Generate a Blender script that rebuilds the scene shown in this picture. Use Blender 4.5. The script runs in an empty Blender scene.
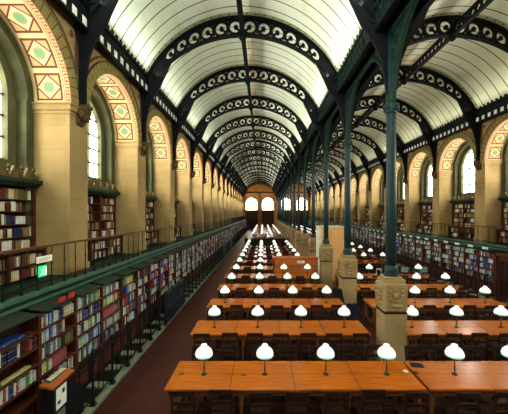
import bpy, math, random
from mathutils import Vector
from mathutils.geometry import tessellate_polygon
rnd = random.Random(7)
PI = math.pi
SC = bpy.context.scene
COL = SC.collection

# ------------------------------------------------------------------ sizes
CZ = 3.98                      # eye height above the reading room floor
XL, XC, XR = -4.88, 3.40, 11.68  # left pier faces, colonnade, right pier faces
HS = 3.82                      # half span of a vault
CXL, CXR = -.82, 2 * XC + .82  # vault axes
EW, EC = .24, .40              # how far the eaves stand off the wall and the colonnade axis
BAY, Y0 = 4.2, 8.15
NMIN, NMAX = -2, 16
def YN(n): return Y0 + BAY * n
YFRONT, YEND = -0.75, YN(NMAX) + 0.40
GF = CZ - 1.56                 # gallery floor
IMP = CZ + 2.78                # springing of the wall arches
FR0, FR1 = CZ + 4.74, CZ + 5.45  # eave frieze
R_IN, Z_IN = 4.55, CZ + 2.55    # rib inner edge circle
R_OUT, Z_OUT = 4.25, CZ + 3.63 # rib outer edge / vault circle

ORD1 = "zeroth first second third fourth fifth sixth seventh eighth ninth tenth eleventh twelfth thirteenth fourteenth fifteenth sixteenth seventeenth eighteenth nineteenth".split()
TENS = {2: 'twent', 3: 'thirt', 4: 'fort', 5: 'fift', 6: 'sixt', 7: 'sevent', 8: 'eight', 9: 'ninet'}
def ordinal(n):
    if n < 20: return ORD1[n]
    t, u = divmod(n, 10)
    return TENS[t] + ('ieth' if u == 0 else 'y-' + ORD1[u])

def nth(n, first, what):
    """counts from the first one the view shows; those before it stand beside the viewer"""
    return ordinal(n - first + 1) + ' ' + what if n >= first else 'unseen ' + what + ' ' + ordinal(first - n) + ' back beside the viewer'

# ------------------------------------------------------------------ node helpers
class G:
    """small expression builder for a material's node tree"""
    def __init__(s, name):
        s.m = bpy.data.materials.new(name); s.m.use_nodes = True
        s.t = s.m.node_tree; s.n = s.t.nodes; s.n.clear()
        s.out = s.n.new('ShaderNodeOutputMaterial')
        s.b = s.n.new('ShaderNodeBsdfPrincipled')
        s.t.links.new(s.b.outputs[0], s.out.inputs[0])
    def put(s, sock, v):
        if hasattr(v, 'is_linked') or hasattr(v, 'links'): s.t.links.new(v, sock)
        else: sock.default_value = v
    def math(s, op, a, b=0.0, clamp=False):
        n = s.n.new('ShaderNodeMath'); n.operation = op; n.use_clamp = clamp
        s.put(n.inputs[0], a); s.put(n.inputs[1], b); return n.outputs[0]
    def obj(s):
        return s.n.new('ShaderNodeTexCoord').outputs['Object']
    def geo(s):
        return s.n.new('ShaderNodeNewGeometry').outputs['Position']
    def sep(s, v):
        n = s.n.new('ShaderNodeSeparateXYZ'); s.t.links.new(v, n.inputs[0]); return n.outputs
    def comb(s, x, y, z):
        n = s.n.new('ShaderNodeCombineXYZ'); s.put(n.inputs[0], x); s.put(n.inputs[1], y); s.put(n.inputs[2], z); return n.outputs[0]
    def uv(s):
        return s.n.new('ShaderNodeUVMap').outputs[0]
    def noise(s, v, scale, detail=4, rough=.55):
        n = s.n.new('ShaderNodeTexNoise'); s.t.links.new(v, n.inputs['Vector'])
        n.inputs['Scale'].default_value = scale; n.inputs['Detail'].default_value = detail; n.inputs['Roughness'].default_value = rough
        return n.outputs[0]
    def mapv(s, v, sc):
        n = s.n.new('ShaderNodeMapping'); s.t.links.new(v, n.inputs[0]); n.inputs['Scale'].default_value = sc; return n.outputs[0]
    def mix(s, f, a, b, mode='MIX'):
        n = s.n.new('ShaderNodeMix'); n.data_type = 'RGBA'; n.blend_type = mode
        s.put(n.inputs[0], f)
        for k, c in ((6, a), (7, b)):
            if isinstance(c, tuple): n.inputs[k].default_value = (*c[:3], 1)
            else: s.t.links.new(c, n.inputs[k])
        return n.outputs[2]
    def ramp(s, f, lo, hi):
        n = s.n.new('ShaderNodeMapRange'); s.put(n.inputs[0], f)
        n.inputs[1].default_value = lo; n.inputs[2].default_value = hi; n.clamp = True
        return n.outputs[0]
    def bump(s, h, strength=.3, dist=.02):
        n = s.n.new('ShaderNodeBump'); n.inputs['Strength'].default_value = strength; n.inputs['Distance'].default_value = dist
        s.t.links.new(h, n.inputs['Height']); s.t.links.new(n.outputs[0], s.b.inputs['Normal'])
    def done(s, col, rough=.6, metal=0.0, spec=None):
        if isinstance(col, tuple): s.b.inputs['Base Color'].default_value = (*col[:3], 1)
        else: s.t.links.new(col, s.b.inputs['Base Color'])
        s.put(s.b.inputs['Roughness'], rough); s.b.inputs['Metallic'].default_value = metal
        s.b.inputs['Specular IOR Level'].default_value = .12 if spec is None else spec
        return s.m

def plain(name, col, rough=.6, metal=0.0, var=.25, scale=6):
    g = G(name); f = g.noise(g.obj(), scale)
    c2 = tuple(c * (1 - var) for c in col)
    return g.done(g.mix(g.ramp(f, .35, .65), c2, col), rough, metal)

M = {}
def mk_stone(name, col, dark, joint):
    g = G(name); P = g.geo(); X = g.sep(P)
    v = g.comb(g.math('ADD', X[0], X[1]), X[2], 0.0)
    br = g.n.new('ShaderNodeTexBrick'); g.t.links.new(v, br.inputs['Vector'])
    br.inputs['Color1'].default_value = (1, 1, 1, 1); br.inputs['Color2'].default_value = (.88, .87, .84, 1); br.inputs['Mortar'].default_value = (.62, .60, .55, 1)
    br.inputs['Scale'].default_value = 1; br.inputs['Brick Width'].default_value = 1.1; br.inputs['Row Height'].default_value = .62; br.inputs['Mortar Size'].default_value = joint
    n1 = g.ramp(g.noise(P, .8, 6), .3, .7); n2 = g.ramp(g.noise(P, 9, 4), .25, .75)
    c = g.mix(n1, dark, col); c = g.mix(g.math('MULTIPLY', n2, .35), c, dark)
    c = g.mix(1.0, c, br.outputs[0], 'MULTIPLY')
    g.bump(n2, .15, .01)
    return g.done(c, .85)
M['stone'] = mk_stone('pier_limestone', (.39, .275, .120), (.22, .155, .062), .004)
M['pedstone'] = mk_stone('pedestal_limestone', (.37, .26, .125), (.22, .155, .075), .003)
M['curb'] = plain('pale_green_stone', (.22, .265, .18), .7)
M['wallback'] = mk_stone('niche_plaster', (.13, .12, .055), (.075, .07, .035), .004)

# voussoirs of the arch rings: uv.x counts stones along the arc, uv.y metres across
g = G('olive_voussoirs'); uv = g.sep(g.uv())
fx = g.math('FRACT', uv[0]); j = g.math('LESS_THAN', fx, .09)
e = g.math('GREATER_THAN', uv[1], .33)
c = g.mix(g.ramp(g.noise(g.geo(), 5), .3, .7), (.17, .135, .04), (.25, .195, .065))
c = g.mix(g.math('MAXIMUM', j, e), c, (.030, .022, .012)); M['vouss'] = g.done(c, .8)

# painted soffit: uv.x counts panels along the arc, uv.y metres from the nave edge
g = G('painted_soffit'); uv = g.sep(g.uv()); u, v = uv[0], uv[1]
px = g.math('ABSOLUTE', g.math('MULTIPLY', g.math('SUBTRACT', g.math('FRACT', u), .5), .763))
py = g.math('ABSOLUTE', g.math('SUBTRACT', v, .53))
mx = g.math('MAXIMUM', px, py); sm = g.math('ADD', px, py)
def band(x, a, b): return g.math('MULTIPLY', g.math('GREATER_THAN', x, a), g.math('LESS_THAN', x, b))
inside = g.math('LESS_THAN', mx, .325)
rad = g.math('SQRT', g.math('ADD', g.math('MULTIPLY', px, px), g.math('MULTIPLY', py, py)))
nz = g.ramp(g.noise(g.geo(), 3), .3, .7)
CREAM = g.mix(nz, (.42, .345, .16), (.52, .43, .21))
RED = (.125, .028, .018)
c = g.mix(inside, CREAM, (.38, .27, .12))
c = g.mix(g.math('LESS_THAN', sm, .30), c, (.50, .43, .22))
c = g.mix(band(mx, .275, .325), c, RED)
c = g.mix(g.math('MULTIPLY', inside, band(sm, .275, .325)), c, RED)
c = g.mix(band(rad, .105, .135), c, (.34, .19, .08))
quat = g.math('LESS_THAN', g.math('ADD', rad, g.math('MULTIPLY', g.math('SINE', g.math('MULTIPLY', mx, 60.0)), .012)), .10)
c = g.mix(quat, c, (.13, .26, .14))
# small check strip and line beside the nave edge
us = g.math('FRACT', g.math('MULTIPLY', u, 5.0)); strip = g.math('LESS_THAN', v, .125)
chk = g.math('MAXIMUM', g.math('LESS_THAN', us, .14), g.math('MAXIMUM', g.math('LESS_THAN', v, .016), g.math('GREATER_THAN', v, .108)))
dot = g.math('LESS_THAN', g.math('ADD', g.math('ABSOLUTE', g.math('SUBTRACT', us, .57)), g.math('MULTIPLY', g.math('ABSOLUTE', g.math('SUBTRACT', v, .062)), 5.0)), .22)
sc_ = g.mix(g.math('MAXIMUM', chk, dot), (.47, .31, .15), (.24, .06, .035))
c = g.mix(strip, c, sc_)
c = g.mix(band(v, .155, .170), c, RED)
M['soffit'] = g.done(c, .75)
M['spandrel'] = plain('spandrel_plaster', (.30, .225, .085), .8, var=.35, scale=3)
M['redline'] = plain('dark_red_paint', (.13, .050, .026), .8)
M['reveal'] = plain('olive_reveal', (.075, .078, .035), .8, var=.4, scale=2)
M['cornice'] = plain('brown_cornice', (.22, .12, .05), .7)

# vault panels: cream boards with brown joints across the nave
g = G('vault_panels'); P = g.obj(); X = g.sep(P)
yb = g.math('FRACT', g.math('DIVIDE', g.math('SUBTRACT', X[1], Y0), BAY))
yy = g.math('MULTIPLY', yb, BAY)                       # metres past the rib
line = g.math('LESS_THAN', g.math('ABSOLUTE', g.math('SUBTRACT', g.math('FRACT', g.math('DIVIDE', g.math('SUBTRACT', yy, .35), .585)), .5)), .042)
edge = g.math('LESS_THAN', g.math('MINIMUM', yy, g.math('SUBTRACT', BAY, yy)), .30)
n1 = g.ramp(g.noise(P, .5, 5), .35, .7); n2 = g.ramp(g.noise(g.mapv(P, (1, .25, 1)), 1.6, 5), .52, .75)
c = g.mix(n1, (.78, .84, .66), (.82, .90, .76))
c = g.mix(g.math('MULTIPLY', n2, .35), c, (.55, .45, .22))
ang = g.math('ARCTAN2', g.math('SUBTRACT', X[0], 0.0), g.math('SUBTRACT', X[2], Z_OUT))
dots = g.math('LESS_THAN', g.math('ABSOLUTE', g.math('SUBTRACT', g.math('FRACT', g.math('MULTIPLY', ang, 12.0)), .5)), .10)
ec = g.mix(g.math('MULTIPLY', dots, band(g.math('MINIMUM', yy, g.math('SUBTRACT', BAY, yy)), .16, .25)), (.42, .42, .24), (.10, .10, .06))
c = g.mix(edge, c, ec)
rdg = g.math('MULTIPLY', g.math('LESS_THAN', g.math('ABSOLUTE', g.math('SUBTRACT', X[0], .22)), .13), g.ramp(g.noise(P, 1.2, 4), .35, .6))
c = g.mix(g.math('MULTIPLY', rdg, .8), c, (.50, .33, .12))
c = g.mix(line, c, (.13, .07, .03))
M['vault'] = g.done(c, .55)

M['iron'] = plain('black_painted_iron', (.004, .005, .007), .6, 0, .3)
M['ironblue'] = plain('blue_black_iron', (.008, .013, .017), .55, 0, .3)
M['teal'] = plain('teal_painted_iron', (.014, .037, .041), .4, 0, .25, 3)
M['greeniron'] = plain('green_painted_iron', (.012, .034, .023), .5, 0, .3)
M['gallery'] = plain('green_gallery_paint', (.008, .026, .018), .45, 0, .3, 2)
M['gallerylight'] = plain('pale_green_edge_paint', (.055, .135, .09), .4, 0, .3, 3)
M['bronze'] = plain('gilded_bronze', (.13, .088, .028), .5, .3, .5, 14)
M['darkbronze'] = plain('dark_bronze_carving', (.10, .060, .022), .6, .2, .5, 10)
M['whitetile'] = plain('white_painted_square', (.80, .84, .76), .7, var=.1)

g = G('red_brown_floorboards'); P = g.obj(); X = g.sep(P)
br = g.n.new('ShaderNodeTexBrick'); g.t.links.new(g.comb(X[1], X[0], 0.0), br.inputs['Vector'])
br.inputs['Color1'].default_value = (.058, .016, .013, 1); br.inputs['Color2'].default_value = (.046, .013, .010, 1); br.inputs['Mortar'].default_value = (.06, .022, .018, 1)
br.inputs['Scale'].default_value = 1; br.inputs['Brick Width'].default_value = 2.2; br.inputs['Row Height'].default_value = .16; br.inputs['Mortar Size'].default_value = .004
c = g.mix(g.math('MULTIPLY', g.ramp(g.noise(P, .9, 5), .35, .7), .5), br.outputs[0], (.072, .021, .017))
M['floor'] = g.done(c, .5)

def mk_wood(name, a, b, rough, axis=(6, .6, 6), coat=0.0, seams=None, spec=None):
    g = G(name); P = g.obj(); X = g.sep(P)
    f = g.ramp(g.noise(g.mapv(P, axis), 3.0, 6, .6), .3, .7)
    c = g.mix(f, a, b)
    if seams:
        s = g.math('LESS_THAN', g.math('ABSOLUTE', g.math('SUBTRACT', g.math('FRACT', g.math('ADD', g.math('DIVIDE', X[0], seams), .5)), .5)), .006)
        s2 = g.math('LESS_THAN', g.math('ABSOLUTE', X[1]), .006)
        w = g.math('GREATER_THAN', g.noise(g.mapv(P, (.9, .0, .0)), 1.0, 0), .5)
        c = g.mix(g.math('MULTIPLY', w, .14), c, (a[0] * .6, a[1] * .6, a[2] * .6))
        c = g.mix(g.math('MAXIMUM', s, s2), c, (.10, .030, .010))
    if coat: g.b.inputs['Coat Weight'].default_value = coat; g.b.inputs['Coat Roughness'].default_value = .18
    r = g.math('ADD', rough, g.math('MULTIPLY', g.noise(P, 5, 3), .12))
    return g.done(c, r, 0.0, spec)
M['table'] = mk_wood('orange_varnished_oak', (.27, .058, .002), (.47, .122, .006), .16, (.7, 6, 6), .0, 1.20, .28)
M['tableside'] = mk_wood('dark_table_oak', (.085, .028, .010), (.15, .055, .018), .45)
M['chair'] = mk_wood('dark_chair_wood', (.012, .006, .004), (.030, .012, .006), .5)
M['case'] = mk_wood('red_brown_bookcase_wood', (.050, .013, .007), (.090, .025, .012), .5, (6, 6, .6))
M['casein'] = mk_wood('dark_bookcase_wood', (.011, .006, .004), (.022, .010, .006), .6)
M['desk'] = mk_wood('orange_red_panel_wood', (.30, .075, .018), (.44, .130, .030), .4, (6, 6, .6))
M['tan'] = mk_wood('tan_pine_panels', (.62, .33, .11), (.74, .44, .18), .5, (5, 5, .5))
M['rail'] = mk_wood('brown_handrail_wood', (.06, .024, .014), (.11, .045, .022), .4)
M['cover'] = plain('grey_green_dust_cover', (.018, .028, .020), .6)
M['white'] = plain('white_card', (.80, .82, .76), .7, var=.05)
M['cream'] = plain('cream_paint', (.62, .62, .46), .6)
M['frame'] = plain('grey_green_window_bars', (.06, .065, .045), .6)
M['redcard'] = plain('red_card', (.45, .035, .02), .6)
M['black'] = plain('black_plastic', (.010, .011, .014), .35)
M['navy'] = plain('navy_blue_board', (.003, .005, .010), .35)
M['screen'] = plain('grey_blue_screen', (.16, .28, .32), .15)
M['pages'] = plain('book_paper', (.55, .48, .33), .9)
M['orangewall'] = plain('orange_end_wall_paint', (.50, .225, .05), .8, var=.35, scale=.8)

def glow(name, col, strength, base=(.8, .8, .8), rough=.2):
    g = G(name); g.b.inputs['Emission Color'].default_value = (*col, 1); g.b.inputs['Emission Strength'].default_value = strength
    return g.done(base, rough)
WIN = 15.0
M['pane'] = glow('daylit_frosted_glass', (1.0, .96, .84), WIN)
M['pane_end'] = glow('daylit_end_glass', (1.0, .93, .78), 12.0)
M['pane_front'] = glow('daylit_front_glass', (.96, 1.0, .93), 1.5)
M['fill_lun'] = glow('vault_fill_glow', (.90, 1.0, .90), 22.0)  # glow of the added half-round panel that brightens the vault
M['fill_lun_low'] = glow('dim_vault_fill_glow', (1.0, .97, .70), 4.0)  # weaker glow of the added panel before the vault beyond the columns
M['lamp'] = glow('lit_opal_glass', (.93, 1.0, .90), .48)
M['lamprim'] = glow('lit_green_rim_glass', (.40, .92, .66), .20, (.30, .66, .50))
M['exit'] = glow('lit_green_exit_sign', (.03, .75, .25), .55, (.02, .5, .15))
M['exitwhite'] = glow('lit_white_pictogram', (.8, 1, .85), .7)

PAL = {  # book cloth colours
 'white': (.62, .64, .58), 'pale blue': (.34, .50, .56), 'blue': (.035, .10, .42), 'navy': (.018, .035, .11), 'green': (.10, .38, .10),
 'lime': (.42, .52, .12), 'red': (.42, .035, .030), 'pink': (.55, .14, .16), 'black': (.018, .018, .020), 'grey': (.22, .25, .24),
 'cream': (.58, .50, .32), 'tan': (.36, .22, .085), 'brown': (.13, .055, .025), 'maroon': (.15, .022, .020), 'olive': (.16, .16, .05), 'teal': (.03, .20, .20)}
for k, c_ in PAL.items(): M['b_' + k] = plain(k.replace(' ', '_') + '_book_cloth', tuple((.85 if max(c_) > .5 and k != 'pink' else .60) * q_ for q_ in c_), .6, var=.2, scale=8)

# ------------------------------------------------------------------ mesh builder
class MB:
    def __init__(s): s.v = []; s.f = []; s.mi = []; s.mats = []; s.uv = {}; s.sm = []
    def mat(s, m):
        m = M[m]
        if m not in s.mats: s.mats.append(m)
        return s.mats.index(m)
    def face(s, idx, m, uv=None, smooth=False):
        if uv: s.uv[len(s.f)] = uv
        s.f.append(tuple(idx)); s.mi.append(s.mat(m)); s.sm.append(smooth)
    def quad(s, pts, m, uv=None, smooth=False):
        b = len(s.v); s.v += [tuple(p) for p in pts]; s.face(range(b, b + len(pts)), m, uv, smooth)
    def box(s, x0, x1, y0, y1, z0, z1, m, bev=0.0):
        b = len(s.v)
        if bev <= 0:
            s.v += [(x, y, z) for z in (z0, z1) for y in (y0, y1) for x in (x0, x1)]
            for q in ((0, 2, 3, 1), (4, 5, 7, 6), (0, 1, 5, 4), (2, 6, 7, 3), (0, 4, 6, 2), (1, 3, 7, 5)): s.face([b + i for i in q], m)
        else:  # chamfered vertical edges and top
            r = bev
            ring = [(x0 + r, y0), (x1 - r, y0), (x1, y0 + r), (x1, y1 - r), (x1 - r, y1), (x0 + r, y1), (x0, y1 - r), (x0, y0 + r)]
            cx, cy = (x0 + x1) / 2, (y0 + y1) / 2
            ins = [(cx + (x - cx) * (1 - r / max(1e-6, (x1 - x0) / 2)), cy + (y - cy) * (1 - r / max(1e-6, (y1 - y0) / 2))) for x, y in ring]
            s.v += [(x, y, z0 + r) for x, y in ring] + [(x, y, z1 - r) for x, y in ring] + [(x, y, z1) for x, y in ins] + [(x, y, z0) for x, y in ins]
            for i in range(8):
                k = (i + 1) % 8
                s.face((b + i, b + k, b + 8 + k, b + 8 + i), m); s.face((b + 8 + i, b + 8 + k, b + 16 + k, b + 16 + i), m); s.face((b + 24 + i, b + 24 + k, b + k, b + i), m)
            s.face([b + 16 + i for i in range(8)], m); s.face([b + 31 - i for i in range(8)], m)
    def bar(s, a, b_, w, h, m, up=(0, 0, 1)):
        a, b_ = Vector(a), Vector(b_); d = (b_ - a).normalized(); u = Vector(up)
        if abs(d.dot(u)) > .99: u = Vector((0, 1, 0))
        r = d.cross(u).normalized() * w / 2; u = r.cross(d).normalized() * h / 2
        b = len(s.v); s.v += [tuple(p + q) for p in (a, b_) for q in (-r - u, r - u, r + u, -r + u)]
        for q in ((0, 3, 2, 1), (4, 5, 6, 7), (0, 1, 5, 4), (1, 2, 6, 5), (2, 3, 7, 6), (3, 0, 4, 7)): s.face([b + i for i in q], m)
    def lathe(s, prof, n, m, c=(0, 0, 0), smooth=True, cap=True, sx=1, sy=1):
        b = len(s.v)
        for r, z in prof:
            for i in range(n): s.v.append((c[0] + sx * r * math.cos(2 * PI * i / n), c[1] + sy * r * math.sin(2 * PI * i / n), c[2] + z))
        for k in range(len(prof) - 1):
            for i in range(n):
                j = (i + 1) % n; s.face((b + k * n + i, b + k * n + j, b + (k + 1) * n + j, b + (k + 1) * n + i), m, None, smooth)
        if cap:
            s.face([b + i for i in reversed(range(n))], m); e = b + (len(prof) - 1) * n; s.face([e + i for i in range(n)], m)
    def tube(s, pts, r, m, n=6):
        pts = [Vector(p) for p in pts]; b = len(s.v)
        for i, p in enumerate(pts):
            d = (pts[min(i + 1, len(pts) - 1)] - pts[max(i - 1, 0)]).normalized()
            u = Vector((0, 0, 1)) if abs(d.z) < .95 else Vector((0, 1, 0))
            a = d.cross(u).normalized(); c = a.cross(d)
            for k in range(n): s.v.append(tuple(p + r * (a * math.cos(2 * PI * k / n) + c * math.sin(2 * PI * k / n))))
        for i in range(len(pts) - 1):
            for k in range(n):
                j = (k + 1) % n; s.face((b + i * n + k, b + i * n + j, b + (i + 1) * n + j, b + (i + 1) * n + k), m, None, True)
        s.face([b + k for k in range(n)], m); s.face([b + (len(pts) - 1) * n + k for k in range(n)], m)
    def ball(s, c, rx, ry, rz, m, n=10, k=6):
        s.lathe([(max(.02, math.sin(PI * i / k)), -math.cos(PI * i / k) * rz) for i in range(k + 1)], n, m, c, True, True, rx, ry)
    def plate(s, loops, t, m, fn, mside=None):
        """flat plate with holes; loops in 2-D, fn(u, v, w) places it, w runs 0..t"""
        tri = tessellate_polygon([[Vector((p[0], p[1], 0)) for p in l] for l in loops])
        flat = [p for l in loops for p in l]; N = len(flat); b = len(s.v)
        s.v += [tuple(fn(p[0], p[1], 0)) for p in flat]
        for q in tri: s.face([b + i for i in q], m)
        if t:
            s.v += [tuple(fn(p[0], p[1], t)) for p in flat]
            for q in tri: s.face([b + N + i for i in reversed(q)], m)
            k = 0
            for l in loops:
                for i in range(len(l)):
                    j = (i + 1) % len(l); s.face((b + k + i, b + k + j, b + N + k + j, b + N + k + i), mside or m)
                k += len(l)
    def mesh(s, name):
        me = bpy.data.meshes.new(name); me.from_pydata(s.v, [], s.f)
        for m in s.mats: me.materials.append(m)
        me.polygons.foreach_set('material_index', s.mi); me.polygons.foreach_set('use_smooth', s.sm)
        if s.uv:
            uv = me.uv_layers.new(name='UVMap')
            for p in me.polygons:
                q = s.uv.get(p.index)
                if q:
                    for li, c in zip(p.loop_indices, q): uv.data[li].uv = c
        me.update(); return me

def tag(o, label=None, cat=None, group=None, kind=None):
    if label: o['label'] = label
    if cat: o['category'] = cat
    if group: o['group'] = group
    if kind: o['kind'] = kind
    return o
def put(name, mesh, parent=None, loc=(0, 0, 0)):
    if isinstance(mesh, MB): mesh = mesh.mesh(name)
    o = bpy.data.objects.new(name, mesh); COL.objects.link(o)
    if parent: o.parent = parent
    o.location = loc
    return o
def empty(name, loc=(0, 0, 0)):
    o = bpy.data.objects.new(name, None); COL.objects.link(o); o.location = loc; o.empty_display_size = .1; return o
def dup(o, loc=None, parent=None):
    c = o.copy(); COL.objects.link(c)
    if parent: c.parent = parent
    if loc is not None: c.location = loc
    for ch in list(o.children): dup(ch, None, c)
    return c
def arc(r, cz, a0, a1, n, cu=0.0):
    return [(cu + r * math.cos(a0 + (a1 - a0) * i / n), cz + r * math.sin(a0 + (a1 - a0) * i / n)) for i in range(n + 1)]

SIDES = (('left', XL, 1), ('right', XR, -1))

# ------------------------------------------------------------------ floor, ceilings, end walls
b = MB(); b.box(-6.4, 13.2, YFRONT - .2, YEND + .2, -.2, 0, 'floor')
tag(put('floor', b), 'red-brown boarded floor of the reading room', 'floor', None, 'structure')
A_OUT = math.asin(HS / R_OUT)
for nm, cx in (('left', CXL), ('right', CXR)):
    b = MB(); N = 40; ys = [YFRONT, YEND]
    for i in range(N):
        a0, a1 = (-A_OUT + 2 * A_OUT * k / N for k in (i, i + 1))
        p = [((R_OUT + .02) * math.sin(a), Z_OUT + (R_OUT + .02) * math.cos(a)) for a in (a0, a1)]
        b.quad([(p[0][0], ys[0], p[0][1]), (p[1][0], ys[0], p[1][1]), (p[1][0], ys[1], p[1][1]), (p[0][0], ys[1], p[0][1])], 'vault', None, True)
    o = put('ceiling', b, None, (cx, 0, 0)); tag(o, 'cream boarded barrel vault over the ' + ('nave beside the floor railing' if nm == 'left' else 'nave beyond the columns'), 'ceiling', None, 'structure')

LUN = []
def end_wall(name, y, t, pane, label, mat, first):
    b = MB(); out = [(-6.4, 0), (13.2, 0), (13.2, CZ + 8.6), (-6.4, CZ + 8.6)]
    loops = [out]; wins = []
    for cx in (CXL, CXR):
        for dx in (-2.0, 2.0):
            c = cx + dx; r = 1.35
            loops.append([(c - r, CZ + .75), (c + r, CZ + .75)] + arc(r, CZ + 2.35, 0, PI, 16, c)); wins.append(c)
    if t < 0:  # openings for the two added light panels
        for cx in (CXL, CXR): loops.append([(cx - 2.5, CZ + 5.25), (cx + 2.5, CZ + 5.25)] + arc(2.5, CZ + 5.25, .02, PI - .02, 20, cx)[1:-1])
    b.plate(loops, t, mat, lambda u, v, w: (u, y + w, v))
    yi = y - .09 if t > 0 else y + .09
    for cx in (CXL, CXR):      # beam, middle pilaster, lunette ring and base board
        b.box(cx - HS, cx + HS, min(y, yi), max(y, yi), CZ + 4.95, CZ + 5.25, 'ironblue')
        b.box(cx - .32, cx + .32, min(y, yi), max(y, yi), 0, CZ + 4.95, 'cornice')
        for c in (cx - 2, cx + 2):
            q = arc(1.62, CZ + 2.35, 0, PI, 16, c) + list(reversed(arc(1.38, CZ + 2.35, 0, PI, 16, c)))
            b.plate([q], -.05 if t > 0 else .05, 'cornice', lambda u, v, w: (u, y + w, v))
    tag(put(name, b), label, 'wall', None, 'structure')
    for i, c in enumerate(wins):
        w = empty('window_%d' % (first + i), (c, y + t * .7, CZ + .75)); tag(w, 'arched daylit window of the %s, %s of four' % (label.split(' wall')[0].replace('the ', '') + ' wall', ordinal(i + 1)), 'window', None, 'structure')
        g_ = MB(); r = 1.35; q = [(-r, 0), (r, 0)] + arc(r, 1.6, 0, PI, 16)
        g_.plate([q], .02, pane, lambda u, v, ww: (u, ww, v)); put('pane', g_, w)
        f_ = MB(); s_ = -1 if t > 0 else 1
        for x in (-.68, 0, .68): f_.box(x - .03, x + .03, min(0, s_ * .07), max(0, s_ * .07), 0, 1.6 + math.sqrt(r * r - x * x), 'cream')
        for z in (.02, .8, 1.6): f_.box(-r, r, min(0, s_ * .06), max(0, s_ * .06), z - .03, z + .03, 'cream')
        put('window_frame', f_, w)
def fill_lunette(i, cx, pane):  # unseen light source in window form, added to brighten the front of a vault
    w = empty('window_%d' % i, (cx, YFRONT - .3, CZ + 5.25)); tag(w, 'added half-round light panel high in the end wall behind the viewer, ' + ('railing side' if cx < 3 else 'beyond the columns'), 'window', None, 'structure')
    g_ = MB(); g_.plate([[(-2.5, 0), (2.5, 0)] + arc(2.5, 0, .02, PI - .02, 20)[1:-1]], .02, pane, lambda u, v, ww: (u, -ww, v)); put('pane', g_, w)
    f_ = MB()
    for x in (-1.5, -.75, 0, .75, 1.5): f_.box(x - .03, x + .03, 0, .06, 0, math.sqrt(6.25 - x * x), 'cream')
    put('window_frame', f_, w)
end_wall('wall_back', YEND, .35, 'pane_end', 'far end wall painted orange with arched windows', 'orangewall', 1)
end_wall('wall_front', YFRONT, -.35, 'pane_front', 'end wall behind the viewer with arched windows', 'stone', 5)

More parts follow.
